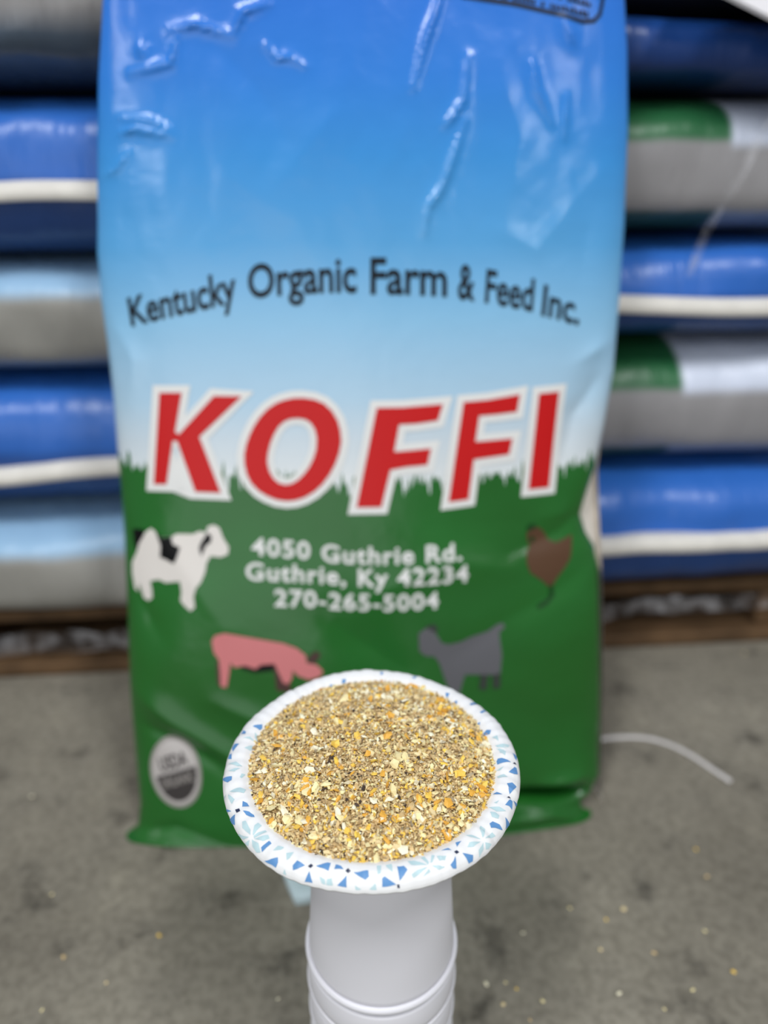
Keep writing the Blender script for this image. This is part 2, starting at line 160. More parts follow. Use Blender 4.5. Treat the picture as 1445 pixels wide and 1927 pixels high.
STRING = [[0.2308,0.6878],[0.2538,0.6931],[0.2829,0.6966],[0.3104,0.6949],[0.3319,0.6843],[0.3504,0.6672],[0.3659,0.6443],[0.3793,0.6262]]
NAPKIN = [[-0.0995,0.5174],[-0.0948,0.5038],[-0.0888,0.4906],[-0.0809,0.4762],[-0.0679,0.4783],[-0.0404,0.4816],[-0.0321,0.5198],[-0.0683,0.5235]]
CRUMBS = [[0.0848,0.4033],[0.1014,0.4046],[0.1099,0.3993],[0.0971,0.3867],[0.1296,0.3893],[0.1167,0.3746],[0.1232,0.449],[0.17,0.4735],[0.2002,0.4623],[0.2189,0.4724],[0.2852,0.451],[0.2339,0.4307],[0.1938,0.3953],[0.2553,0.3984],[0.3089,0.5383],[0.1881,0.4336],[-0.3094,0.4878],[-0.2756,0.4268],[-0.0868,0.391],[-0.2765,0.382],[-0.1987,0.4474],[-0.2318,0.4046],[0.4923,0.8602],[0.3083,0.5073],[-0.3768,0.6059],[0.2269,0.3829],[0.2955,0.4137]]

# ------------------------------------------------------------------ materials
def mat_floor():
    q = NT('concrete'); tc = q.n('ShaderNodeTexCoord')
    a = q.n('ShaderNodeTexNoise', i_Scale=3.2, i_Detail=6.0, i_Roughness=.62); q.l(tc.outputs['Object'], a.inputs[0])
    b = q.n('ShaderNodeTexNoise', i_Scale=17.0, i_Detail=5.0, i_Roughness=.6); q.l(tc.outputs['Object'], b.inputs[0])
    c = q.n('ShaderNodeTexNoise', i_Scale=120.0, i_Detail=3.0); q.l(tc.outputs['Object'], c.inputs[0])
    base = q.ramp(a.outputs[0], [(.3, lin(134, 129, 117)), (.5, lin(158, 153, 140)), (.72, lin(174, 169, 156))])
    sp = q.ramp(b.outputs[0], [(.30, lin(82, 78, 74)), (.42, lin(205, 203, 200)), (.62, lin(222, 220, 216)), (.75, lin(246, 244, 238))])
    mm = q.n('ShaderNodeMix', data_type='RGBA', blend_type='MULTIPLY'); mm.inputs[0].default_value = .75; q.l(base, mm.inputs[6]); q.l(sp, mm.inputs[7])
    fine = q.ramp(c.outputs[0], [(.35, lin(205, 203, 200)), (.6, lin(255, 255, 255))])
    m2 = q.n('ShaderNodeMix', data_type='RGBA', blend_type='MULTIPLY'); m2.inputs[0].default_value = .6; q.l(mm.outputs[2], m2.inputs[6]); q.l(fine, m2.inputs[7])
    q.col(m2.outputs[2]); q.bump(c.outputs[0], .25, .001); return q.set(.75, .3)
def weave(q, scale):
    tc = q.n('ShaderNodeTexCoord')
    v = q.n('ShaderNodeTexNoise', i_Scale=scale, i_Detail=3.0); q.l(tc.outputs['Object'], v.inputs[0]); return v.outputs[0]
def mat_sack_print():
    q = NT('printed_woven_poly'); uv = q.n('ShaderNodeUVMap', uv_map='print'); sx = q.n('ShaderNodeSeparateXYZ'); q.l(uv.outputs[0], sx.inputs[0])
    U, V = sx.outputs[0], sx.outputs[1]      # metres across / up the sack
    sky = q.ramp(V, [(.37, lin(220, 225, 227)), (.405, lin(200, 214, 224)), (.44, lin(174, 206, 228)), (.51, lin(138, 192, 228)), (.575, lin(88, 164, 220)), (.645, lin(60, 146, 218)), (.71, lin(48, 128, 218)), (.80, lin(44, 114, 216))])
    # grass edge : blade fringe along the printed horizon
    cv = q.n('ShaderNodeFloatCurve'); mp = cv.mapping; pts = [(.0, .3866), (.074, .3808), (.256, .3736), (.335, .371), (.434, .3621), (.535, .3632), (.678, .3661), (.80, .3703), (.90, .3771), (1.0, .382)]
    crv = mp.curves[0]
    crv.points[0].location = (0, (pts[0][1]-.35)*20); crv.points[1].location = (1, (pts[-1][1]-.35)*20)
    for x, y in pts[1:-1]: crv.points.new(x, (y-.35)*20)
    mp.update()
    q.l(q.math('MULTIPLY', q.math('ADD', U, .237), 2.04), cv.inputs['Value'])
    edge = q.math('ADD', q.math('MULTIPLY', cv.outputs[0], .05), .35)
    cmb = q.n('ShaderNodeCombineXYZ'); q.l(q.math('MULTIPLY', U, 260.0), cmb.inputs[0]); q.l(q.math('MULTIPLY', V, 16.0), cmb.inputs[1])
    nz = q.n('ShaderNodeTexNoise', i_Scale=1.0, i_Detail=2.0); q.l(cmb.outputs[0], nz.inputs[0])
    cmb2 = q.n('ShaderNodeCombineXYZ'); q.l(q.math('MULTIPLY', U, 40.0), cmb2.inputs[0])
    nz2 = q.n('ShaderNodeTexNoise', i_Scale=1.0, i_Detail=1.0); q.l(cmb2.outputs[0], nz2.inputs[0])
    h = q.math('ADD', q.math('MULTIPLY', q.math('SUBTRACT', nz.outputs[0], .5), .055), q.math('MULTIPLY', q.math('SUBTRACT', nz2.outputs[0], .5), .02))
    d = q.math('SUBTRACT', V, q.math('ADD', edge, h))
    gfac = q.n('ShaderNodeMapRange'); gfac.inputs[1].default_value = -.0008; gfac.inputs[2].default_value = .0008; q.l(d, gfac.inputs[0])
    cmb3 = q.n('ShaderNodeCombineXYZ'); q.l(q.math('MULTIPLY', U, 6.0), cmb3.inputs[0]); q.l(q.math('MULTIPLY', V, 9.0), cmb3.inputs[1])
    nz3 = q.n('ShaderNodeTexNoise', i_Scale=1.0, i_Detail=2.0); q.l(cmb3.outputs[0], nz3.inputs[0])
    green = q.ramp(nz3.outputs[0], [(.35, lin(30, 94, 31)), (.65, lin(34, 106, 40))])
    # soft printed clouds low in the sky
    q.col(q.mix(gfac.outputs[0], green, sky))
    fine = q.n('ShaderNodeTexNoise', i_Scale=330.0, i_Detail=2.0); q.l(uv.outputs[0], fine.inputs[0])
    mid = q.n('ShaderNodeTexNoise', i_Scale=34.0, i_Detail=3.0); q.l(uv.outputs[0], mid.inputs[0])
    q.bump(q.math('ADD', q.math('MULTIPLY', fine.outputs[0], .12), q.math('MULTIPLY', mid.outputs[0], 1.0)), .35, .0022)
    return q.set(.22, .5)
M = dict(
    floor=mat_floor(), sackprint=mat_sack_print(),
    wall=plain('painted_block', lin(150, 152, 154), .8, .3, .1, 8),
    sackwhite=plain('woven_white', lin(226, 218, 208), .45, .4, .06, 90),
    red=plain('red_ink', lin(198, 22, 24), .36, .28), white=plain('white_ink', lin(228, 228, 226), .36, .3),
    black=plain('black_ink', lin(6, 6, 8), .4, .25), navyink=plain('dark_blue_ink', lin(12, 22, 32), .4, .28), cowwhite=plain('cow_ink', lin(226, 220, 214), .36, .4),
    pink=plain('pink_ink', lin(208, 124, 126), .36, .3), brown=plain('brown_ink', lin(90, 64, 46), .42, .25),
    grey=plain('grey_ink', lin(98, 98, 103), .36, .4), dkgrey=plain('dark_grey_ink', lin(56, 62, 58), .36, .4), dkgreen=plain('dark_green_ink', lin(20, 62, 24), .36, .4), dkpink=plain('dark_pink_ink', lin(74, 50, 46), .36, .4),
    sealface=plain('seal_face_ink', lin(196, 190, 187), .4, .3), sealgrey=plain('seal_grey_ink', lin(158, 152, 148), .36, .4), sealdark=plain('seal_dark_ink', lin(64, 60, 60), .36, .4),
    foam=plain('foam_cup', lin(236, 235, 241), .42, .4),
    plate=plain('plate_paper', lin(242, 242, 242), .42, .4),
    pblue=plain('plate_blue', lin(100, 150, 204), .4, .35), pnavy=plain('plate_navy', lin(44, 54, 84), .36, .45), paqua=plain('plate_aqua', lin(192, 219, 224), .4, .35),
    string=plain('white_thread', lin(214, 210, 208), .7, .2, .08, 300),
    wood=plain('pallet_wood', lin(98, 75, 52), .75, .25, .3, 22), tape=plain('white_tape', lin(226, 222, 214), .6, .3, .05, 60),
    tab=plain('pale_paper', lin(200, 220, 226), .5, .35),
    paper=plain('white_sheet', lin(238, 236, 240), .5, .3),
)
# ------------------------------------------------------------------ the setting
fl = mesh_obj('floor', [(-4, -4, 0), (4, -4, 0), (4, 4, 0), (-4, 4, 0)], [(0, 1, 2, 3)], M['floor'], None, False); tag(fl, kind='structure', label='bare grey concrete warehouse floor with stains')
wb = mesh_obj('wall_back', [(-4, 3.6, 0), (4, 3.6, 0), (4, 3.6, 3.2), (-4, 3.6, 3.2), (-4, 3.7, 0), (4, 3.7, 0), (4, 3.7, 3.2), (-4, 3.7, 3.2)], [(0, 1, 2, 3), (5, 4, 7, 6), (3, 2, 6, 7), (1, 5, 6, 2), (4, 0, 3, 7)], M['wall'], None, False); tag(wb, kind='structure', label='grey painted warehouse wall')

# ------------------------------------------------------------------ pallet
YAW = R(4.5)
def box(bm, x0, x1, y0, y1, z0, z1):
    v = [bm.verts.new(p) for p in ((x0, y0, z0), (x1, y0, z0), (x1, y1, z0), (x0, y1, z0), (x0, y0, z1), (x1, y0, z1), (x1, y1, z1), (x0, y1, z1))]
    for f in ((3, 2, 1, 0), (4, 5, 6, 7), (0, 1, 5, 4), (1, 2, 6, 5), (2, 3, 7, 6), (3, 0, 4, 7)): bm.faces.new([v[i] for i in f])
def board(name, parent, *a):
    bm = bmesh.new(); box(bm, *a); bmesh.ops.bevel(bm, geom=bm.edges[:], offset=.003, segments=1, affect='EDGES')
    m = bpy.data.meshes.new(name); bm.to_mesh(m); bm.free(); m.materials.append(M['wood']); o = bpy.data.objects.new(name, m); C.objects.link(o); o.parent = parent; return o
pal = tag(empty('wooden_pallet', (0, .845, 0), YAW), 'rough brown wooden pallet under the stacked sacks', 'pallet')
for y in (0, .28, .52, .80): board('bottom_board', pal, -.62, .62, y, y+.10, .001, .020)
for x in (-.62, -.19, .10, .52): board('stringer', pal, x, x+.10, .012, .88, .021, .079)
for i in range(7): board('deck_board', pal, -.62, .62, .008+i*.129, .108+i*.129, .080, .100)

# ------------------------------------------------------------------ stacked sacks
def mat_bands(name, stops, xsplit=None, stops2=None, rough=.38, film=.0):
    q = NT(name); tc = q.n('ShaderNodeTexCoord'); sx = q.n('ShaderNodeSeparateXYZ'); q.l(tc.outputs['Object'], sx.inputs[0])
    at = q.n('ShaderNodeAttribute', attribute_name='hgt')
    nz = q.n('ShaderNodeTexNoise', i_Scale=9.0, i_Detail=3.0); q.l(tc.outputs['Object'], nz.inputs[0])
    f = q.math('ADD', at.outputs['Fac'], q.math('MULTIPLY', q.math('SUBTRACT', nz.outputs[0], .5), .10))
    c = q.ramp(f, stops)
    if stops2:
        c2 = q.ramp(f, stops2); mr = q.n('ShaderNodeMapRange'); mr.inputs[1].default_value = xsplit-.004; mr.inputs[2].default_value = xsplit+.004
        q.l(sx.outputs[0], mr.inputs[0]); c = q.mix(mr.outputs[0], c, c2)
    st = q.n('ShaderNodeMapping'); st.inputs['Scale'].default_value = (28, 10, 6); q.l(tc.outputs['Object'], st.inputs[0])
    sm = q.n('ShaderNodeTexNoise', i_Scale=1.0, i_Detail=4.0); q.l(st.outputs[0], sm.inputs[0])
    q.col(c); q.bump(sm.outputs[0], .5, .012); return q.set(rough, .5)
blue = [(0, lin(30, 62, 112)), (.45, lin(34, 76, 146)), (.55, lin(46, 106, 196)), (1, lin(52, 112, 200))]  # lit upper half and shaded lower half painted into the blue
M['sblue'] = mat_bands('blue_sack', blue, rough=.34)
M['sgreyL'] = mat_bands('grey_sack_pale_top', [(0, lin(92, 112, 132)), (.14, lin(96, 118, 140)), (.20, lin(150, 148, 142)), (.70, lin(158, 156, 150)), (.80, lin(158, 196, 228)), (1, lin(150, 190, 226))], rough=.4)
for _k, _xs in (('sgreyR', .055), ('sgreyR2', .05)): M[_k] = mat_bands('grey_sack_green_top', [(0, lin(30, 66, 48)), (.17, lin(30, 66, 48)), (.22, lin(150, 148, 150)), (.66, lin(156, 154, 156)), (.72, lin(44, 108, 66)), (1, lin(40, 104, 62))], _xs,
    [(0, lin(110, 122, 142)), (.15, lin(112, 126, 146)), (.22, lin(150, 148, 150)), (.62, lin(158, 156, 158)), (.70, lin(214, 222, 240)), (1, lin(220, 228, 244))], rough=.4)
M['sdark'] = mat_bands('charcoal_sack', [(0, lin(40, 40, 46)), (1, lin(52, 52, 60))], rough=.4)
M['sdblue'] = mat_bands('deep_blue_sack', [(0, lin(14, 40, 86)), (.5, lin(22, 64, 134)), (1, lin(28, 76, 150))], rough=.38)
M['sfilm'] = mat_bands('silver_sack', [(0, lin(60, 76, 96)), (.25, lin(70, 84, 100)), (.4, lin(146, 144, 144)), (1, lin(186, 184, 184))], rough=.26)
stack = Matrix.Translation((0, .84, 0)) @ Matrix.Rotation(YAW, 4, 'Z')
def sack(x0, x1, z0, z1, mat, label, seam=None, seed=0, front=0.0, tilt=0.0, top_tilt=0.0, bot_tilt=0.0, wav=1.0):
    """pillow sack lying on the pallet with its end to the viewer; x is along the pallet front"""
    root = empty('stacked_sack', stack @ Vector(((x0+x1)/2, front, z0)), YAW)
    tag(root, label, 'sack', 'sacks stacked on the pallet')
    wd, h, d = (x1-x0), z1-z0, .80
    ns, na = 70, 44
    V, H = [], []
    # section ring around the sack (in y-z) swept across x
    for i in range(ns):
        u = -1+2*i/(ns-1); k = max(1-abs(u)**8, .0)**.5
        for j in range(na):
            a = 2*math.pi*j/na
            cy, cz = math.cos(a), math.sin(a)
            yy = math.copysign(abs(cy)**.38, cy); zz = math.copysign(abs(cz)**.62, cz)
            sc = .10+.90*k
            x = u*wd/2; y = d/2*(1+yy*(1-.08*(1-sc))); z = h/2*(1+zz*sc)
            if yy < 0: y = d/2-d/2*abs(cy)**.22
            # front nose : bulge forward at mid height
            nv = noise.noise(Vector((x*9+seed*3.7, y*9, z*16+seed)))*.010*wav + noise.noise(Vector((x*26+seed, y*20, z*22)))*.0035*wav
            wgt = min(1, abs(cy)*2.2)
            hh = (1+zz)/2; z2 = z + x*(top_tilt*hh+bot_tilt*(1-hh)) + nv*.25*(abs(cz) < .9)*(h > .1)
            V.append((x, y - nv*wgt, max(z2, .0004))); H.append(min(1, max(0, (1+zz)/2)))
    F = [f[::-1] for f in grid_faces(ns, na, True).tolist()]
    F += [list(range(na))[::-1], [(ns-1)*na+j for j in range(na)]]
    F = [f[::-1] for f in F]
    o = mesh_obj('sack_body', V, F, mat, root)
    at = o.data.attributes.new('hgt', 'FLOAT', 'POINT'); at.data.foreach_set('value', H)
    if seam is not None:
        n = 60; SV = []
        hs, dp, tk = .022, .030, .003
        prof = [(0.012, .003), (-.010, .006), (-.019, .001), (-.023, -.011), (-.020, -.012), (-.015, -.001), (-.008, .002), (.012, -.001)]
        for i in range(n):
            u = -1+2*i/(n-1); x = u*wd*.485
            zs = seam*h + tilt*x + .006*noise.noise(Vector((x*6+seed, 3.1, seed))); yo = -.006*abs(noise.noise(Vector((x*8, seed, 1))))
            for py, pz in prof: SV.append((x, py+yo+.006, zs+pz))
        SF = grid_faces(n, len(prof), True).tolist()
        SF += [list(range(len(prof)))[::-1], [(n-1)*len(prof)+j for j in range(len(prof))]]
        mesh_obj('white_seam', SV, SF, M['tape'], root)['label'] = 'white sewn edge tape'
    return root
LX0, LX1, RX0, RX1 = -.66, -.03, .0, .60
zl = [.100, .2253, .3924, .512, .6719]
sack(LX0, LX1, .1005, .230, M['sgreyL'], 'grey sack with pale blue top edge, lowest in the left stack', None, 1, front=-.035)
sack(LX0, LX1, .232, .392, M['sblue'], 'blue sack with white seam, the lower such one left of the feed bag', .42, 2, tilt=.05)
sack(LX0, LX1, .394, .516, M['sgreyL'], 'grey sack with pale blue top edge, between two blue ones at left', None, 3)
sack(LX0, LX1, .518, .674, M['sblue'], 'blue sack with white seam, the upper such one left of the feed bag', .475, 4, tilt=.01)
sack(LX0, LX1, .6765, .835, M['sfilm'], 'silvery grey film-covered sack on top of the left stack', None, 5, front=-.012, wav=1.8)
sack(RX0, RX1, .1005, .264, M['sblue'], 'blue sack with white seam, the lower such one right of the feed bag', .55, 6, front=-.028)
sack(RX0, RX1, .2665, .418, M['sgreyR2'], 'grey sack with green and white top edge, lower of two at right', None, 7)
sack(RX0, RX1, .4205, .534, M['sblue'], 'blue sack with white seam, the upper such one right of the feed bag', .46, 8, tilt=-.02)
sack(RX0, RX1, .537, .674, M['sgreyR'], 'grey sack with green and white top edge, upper of two at right', None, 9)
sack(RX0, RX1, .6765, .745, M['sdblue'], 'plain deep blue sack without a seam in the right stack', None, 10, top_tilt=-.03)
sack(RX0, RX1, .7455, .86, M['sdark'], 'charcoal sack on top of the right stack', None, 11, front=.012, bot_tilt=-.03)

# stretch film : bunched clear strands pulled across the stack and around its foot
def mat_film():
    q = NT('clear_film'); tr = q.n('ShaderNodeBsdfTransparent'); gl = q.n('ShaderNodeBsdfPrincipled')
    gl.inputs['Base Color'].default_value = (.8, .8, .84, 1); gl.inputs['Roughness'].default_value = .18
    mx = q.n('ShaderNodeMixShader'); tc = q.n('ShaderNodeTexCoord'); nz = q.n('ShaderNodeTexNoise', i_Scale=40.0, i_Detail=3.0); q.l(tc.outputs['Object'], nz.inputs[0])
    f = q.ramp(nz.outputs[0], [(.42, (.03, .03, .03, 1)), (.68, (.30, .30, .30, 1))])
    q.l(f, mx.inputs[0]); q.l(tr.outputs[0], mx.inputs[1]); q.l(gl.outputs[0], mx.inputs[2])
    q.l(mx.outputs[0], q.t.nodes['Material Output'].inputs[0]); return q.m
M['film'] = mat_film()
def film(label, pts, wid, seed):
    n = 60; V = []; m = 9
    P = np.array(pts, float); tt = np.linspace(0, len(P)-1, n)
    for i in range(n):
        p = np.array([np.interp(tt[i], np.arange(len(P)), P[:, k]) for k in range(3)])
        d = np.array([np.interp(min(tt[i]+.05, len(P)-1), np.arange(len(P)), P[:, k])-np.interp(max(tt[i]-.05, 0), np.arange(len(P)), P[:, k]) for k in range(3)])
        d /= np.linalg.norm(d)+1e-9; s = np.cross(d, [0, -1, 0]); s /= np.linalg.norm(s)+1e-9
        for j in range(m):
            u = (j/(m-1)-.5)*wid*(1+.35*noise.noise(Vector((i*.15, seed, 0))))
            q = p+s*u+np.array([0, -.003*abs(noise.noise(Vector((i*.10, j*.9, seed))))-.002, 0])
            V.append(stack @ Vector(q))
    o = mesh_obj('stretch_film', V, grid_faces(n, m).tolist(), M['film']); tag(o, label, 'film', 'strands of stretch film')
    return o
film('clear stretch film strand slanting down the right stack', [(.41, -.014, .72), (.385, -.014, .66), (.36, -.018, .60), (.335, -.016, .545), (.325, -.014, .50)], .009, 2)
film('crinkled clear film bunched over the pallet edge at right', [(.27, -.012, .070), (.34, -.014, .085), (.42, -.012, .080), (.52, -.012, .084)], .024, 5)
film('crinkled clear film bunched over the pallet edge at left', [(-.55, -.016, .060), (-.44, -.018, .072), (-.34, -.014, .066), (-.24, -.012, .078)], .030, 7)
sv = [(.26, -.050, .760), (.62, -.050, .629), (.62, .0, .876), (.34, .0, .876)]
sh = mesh_obj('paper_sheet', [stack @ Vector(p) for p in sv]+[stack @ (Vector(p)+Vector((0, -.002, .003))) for p in sv], [(0, 1, 2, 3), (7, 6, 5, 4), (0, 4, 5, 1), (1, 5, 6, 2), (2, 6, 7, 3), (3, 7, 4, 0)], M['paper'], None, False)
tag(sh, 'white sheet hanging over the charcoal sack at top right', 'sheet')

# ------------------------------------------------------------------ the standing feed sack
L1 = .875
cre = [(np.array(p)/1000, a/1000, wd/1000) for p, a, wd in CREASE]
def outl(L): return np.interp(L, *OUT_L), np.interp(L, *OUT_R), np.interp(L, *OUT_B)
def crease(x, L):
    h = np.zeros_like(x)
    for p, a, wd in cre:
        best = np.full(x.shape, 9.0); tb = np.zeros_like(x); n = len(p)-1
        for k in range(n):
            ax, ay = p[k]; dx, dy = p[k+1]-p[k]; q = dx*dx+dy*dy+1e-12
            t = np.clip(((x-ax)*dx+(L-ay)*dy)/q, 0, 1); dd = np.hypot(x-ax-t*dx, L-ay-t*dy)
            u = dd < best; best = np.where(u, dd, best); tb = np.where(u, (k+t)/n, tb)
        taper = .35+.65*np.sin(np.pi*np.clip(tb*.9+.05, 0, 1))
        sharp = wd < .0075     # crumple lines are crisp, folds are soft
        g = np.exp(-np.abs(best/(wd*.62))**1.0) if sharp else np.exp(-np.abs(best/(wd*.75))**1.4)
        if sharp: g = g*(1+.55*np.sin(x*520+L*830+a*9000)*np.sin(x*790-L*410))
        h += a*taper*g*(1.2 if sharp else 1.0)
    return h
def vnoise(x, L, fx, fl_, seed, amp):
    return amp*np.array([noise.noise(Vector((a*fx, b*fl_, seed))) for a, b in zip(x.ravel(), L.ravel())]).reshape(x.shape)
NL, NF = 430, 290
Lr = np.concatenate([np.linspace(0, .06, 46, endpoint=False), np.linspace(.06, L1, NL-46)])
th = np.linspace(-math.pi/2, math.pi/2, NF); sf = .72*np.sin(th)+.28*th/(math.pi/2)
def to_world(x, L, b):
    P = SO + x[..., None]*S_EX + L[..., None]*S_EL + b[..., None]*S_N
    P[..., 2] = np.maximum(P[..., 2], .0012); return P
LL, SS = np.meshgrid(Lr, sf, indexing='ij'); xl, xr, xb = outl(LL)
X = (xl+xr)/2+(xr-xl)/2*SS
q_ = np.clip(1-SS**2, 0, 1); edgef = np.clip((1-np.abs(SS))*9, 0, 1)
up = np.clip((LL-.50)/.12, 0, 1)
B = t_front(LL)*(q_**.3-1)+belly(LL)+edgef*(1.25*crease(X, LL)+vnoise(X, LL, 8, 6, 1.7, .0026)+up*(vnoise(X, LL, 22, 12, 4.1, .0009)+vnoise(X, LL, 60, 38, 9.1, .0004)))
sack_root = tag(empty('feed_sack', tuple(SO)), 'tall printed blue and green feed sack standing behind the plate', 'sack')
def child_world(o, root):
    o.parent = root; o.matrix_parent_inverse = Matrix.Translation(-Vector(root.location)); return o
PF = to_world(X, LL, B); FF = grid_faces(len(Lr), NF)
fp = child_world(mesh_obj('front_panel', PF.reshape(-1, 3), FF.tolist(), M['sackprint']), sack_root)
uvl = fp.data.uv_layers.new(name='print'); li = np.empty(len(fp.data.loops), int); fp.data.loops.foreach_get('vertex_index', li)
uvl.data.foreach_set('uv', np.stack([X.ravel()[li], LL.ravel()[li]], 1).ravel())
# back panel : the rest of the tube, plain white woven
NB = 60; sb = np.linspace(-math.pi/2, math.pi/2, NB)
LB, TB = np.meshgrid(Lr[::3].tolist()+[L1], sb, indexing='ij'); xl, xr, xb = outl(np.maximum(LB, .05))
cth, sth = np.cos(TB), np.sin(TB)
xe = np.where(sth > 0, xb, xl); xc = (xl+xr)/2
XB = xc + (np.abs(xe-xc))*np.sign(sth)*np.abs(sth)**.8
BB = -t_front(LB)+belly(LB)-.001-t_back(LB)*cth**.6
# join the side edge of the back panel to the front panel's edge
PB = to_world(XB, LB, BB); 
bp = child_world(mesh_obj('back_panel', PB.reshape(-1, 3), grid_faces(PB.shape[0], NB)[:, ::-1].tolist(), M['sackwhite']), sack_root); bp['label'] = 'plain white woven back of the sack'
Ls = np.linspace(.262, .400, 40); V = []
for l_ in Ls:
    _, a, b_ = (float(q) for q in outl(l_)); t0 = float(-t_front(l_)+belly(l_)); b2 = max(b_, a+.001)
    for k in range(8): V.append(SO+(a-.012+(b2-a+.012)*k/7)*S_EX+l_*S_EL+(t0+.010-.020*(k/7)**2)*S_N)
child_world(mesh_obj('side_fold', V, grid_faces(40, 8).tolist(), M['sackwhite']), sack_root)['label'] = 'white inside fold showing at the sack edge'
xa, xz = float(outl(L1)[0]), float(outl(L1)[1])
tx = np.linspace(xa, xz, 40); V = []
for x in tx:
    for l_, b_ in ((L1-.012, .003), (L1+.010, .003), (L1+.010, -.015), (L1-.012, -.015)): V.append(SO+x*S_EX+l_*S_EL+(b_-.004)*S_N)
child_world(mesh_obj('top_seam', V, grid_faces(40, 4, True).tolist()+[[3, 2, 1, 0], [156, 157, 158, 159]], M['tape'], None, False), sack_root)['label'] = 'white sewn tape along the top'

bvh = BVHTree.FromPolygons([Vector(p) for p in PF.reshape(-1, 3)], FF.tolist())
NV = Vector(S_N)
def on_sack(x, L, off):
    o = SO+x*S_EX+L*S_EL+.06*S_N; h = bvh.ray_cast(Vector(o), -NV, .3)
    if h[0] is None:
        return None
    return h[0]+NV*off
def tess(contours):
    vs_, k = [], []
    for c in contours: k.append([Vector((a, b, 0)) for a, b in c])
    tri = tessellate_polygon(k); flat = [v for c in k for v in c]
    return [(v.x, v.y) for v in flat], [tuple(t) for t in tri]
def cut_grid(v2, faces, step):
    bm = bmesh.new(); vv = [bm.verts.new((a, b, 0)) for a, b in v2]
    for f in faces:
        try: bm.faces.new([vv[i] for i in f])
        except ValueError: pass
    a = np.array(v2)
    for ax in (0, 1):
        for g in np.arange(math.floor(a[:, ax].min()/step)*step, a[:, ax].max(), step):
            co = [0, 0, 0]; no = [0, 0, 0]; co[ax] = g; no[ax] = 1
            bmesh.ops.bisect_plane(bm, geom=bm.verts[:]+bm.edges[:]+bm.faces[:], plane_co=co, plane_no=no, dist=1e-6)
    bmesh.ops.triangulate(bm, faces=bm.faces[:])
    bm.verts.ensure_lookup_table(); bm.verts.index_update()
    V = [(v.co.x, v.co.y) for v in bm.verts]; F = [[v.index for v in f.verts] for f in bm.faces]; bm.free(); return V, F
def print_on_sack(name, pieces, mat, off, label=None, step=5.0, parent=None):
    """pieces: list of (verts2d in sack mm, faces); pressed onto the sack surface as ink"""
    V, F = [], []
    for v2, f2 in pieces:
        v, f = cut_grid(v2, f2, step); P = [on_sack(a/1000, b/1000, off) for a, b in v]; base = len(V)
        ok = [p is not None for p in P]
        V += [p if p is not None else Vector((0, 0, 0)) for p in P]
        F += [[base+i for i in (t if (lambda n: n.dot(NV) > 0)((P[t[1]]-P[t[0]]).cross(P[t[2]]-P[t[0]])) else t[::-1])] for t in f if all(ok[i] for i in t)]
    o = child_world(mesh_obj(name, V, F, mat), sack_root)
    if label: o['label'] = label
    return o
def grow(poly, d):
    P = [np.array(p, float) for p in poly]; n = len(P)
    area = sum(P[i][0]*P[(i+1) % n][1]-P[(i+1) % n][0]*P[i][1] for i in range(n)); sg = 1 if area > 0 else -1
    out = []
    for i in range(n):
        a, b, c = P[i-1], P[i], P[(i+1) % n]; e1 = (b-a)/np.linalg.norm(b-a); e2 = (c-b)/np.linalg.norm(c-b)
        n1 = np.array([e1[1], -e1[0]])*sg; n2 = np.array([e2[1], -e2[0]])*sg; m = n1+n2; m /= np.linalg.norm(m)+1e-9
        out.append(tuple(b+m*d/max(m.dot(n1), .55)))
    return out
for nm, ct in (('K', K), ('F', F1), ('F', F2), ('I', I)):
    print_on_sack('letter_outline', [tess([grow(ct, 6.6)])], M['white'], .0007, 'white border of the letter '+nm)
    print_on_sack('letter', [tess([ct])], M['red'], .0013, 'red letter '+nm)
print_on_sack('letter_outline', [tess([grow(O_OUT, 6.6), grow(O_IN, -5.5)])], M['white'], .0007, 'white border of the letter O')
print_on_sack('letter', [tess([O_OUT, O_IN])], M['red'], .0013, 'red letter O')

def text2d(s, bold=0.0, shear=0.0, spacing=1.0):
    cu = bpy.data.curves.new('txt', 'FONT'); cu.body = s; cu.dimensions = '2D'; cu.fill_mode = 'BOTH'; cu.offset = bold; cu.resolution_u = 4; cu.space_character = spacing
    ob = bpy.data.objects.new('txt', cu); C.objects.link(ob); bpy.context.view_layer.update()
    me = bpy.data.meshes.new_from_object(ob.evaluated_get(bpy.context.evaluated_depsgraph_get()))
    v = np.array([p.co[:2] for p in me.vertices]); f = [tuple(p.vertices) for p in me.polygons]
    bpy.data.objects.remove(ob); bpy.data.curves.remove(cu); bpy.data.meshes.remove(me); return v, f
def warp(s, base, top, bold, spacing=1.0, cap=.70):
    v, f = text2d(s, bold, 0, spacing); x0, x1 = v[:, 0].min(), v[:, 0].max(); u = (v[:, 0]-x0)/(x1-x0); h = v[:, 1]/cap
    b = np.array(base); t = np.array(top); k = (b[:, 0]-b[0, 0])/(b[-1, 0]-b[0, 0])
    g = lambda a: np.stack([np.interp(u, k, a[:, 0]), np.interp(u, k, a[:, 1])], 1)
    if len(base) == 3:
        def g(a):
            c = [np.polyfit(k, a[:, i], 2) for i in (0, 1)]; return np.stack([np.polyval(c[0], u), np.polyval(c[1], u)], 1)
    p = g(b)+(g(t)-g(b))*h[:, None]
    return [tuple(q) for q in p], f
for wd, base, top in NAME: print_on_sack('name_print', [warp(wd, base, top, .020)], M['navyink'], .0007, 'black printed wording '+wd, 4.0)
for wd, base, top in ADDR: print_on_sack('address_print', [warp(wd, base, top, .026, 1.12, .78)], M['white'], .0007, 'white printed line '+wd, 4.0)
print_on_sack('cow_print', [tess([COW])], M['cowwhite'], .0007, 'white cow picture'); [print_on_sack('cow_patch', [tess([p])], M['black'], .0012, 'black patch of the cow') for p in COWB]
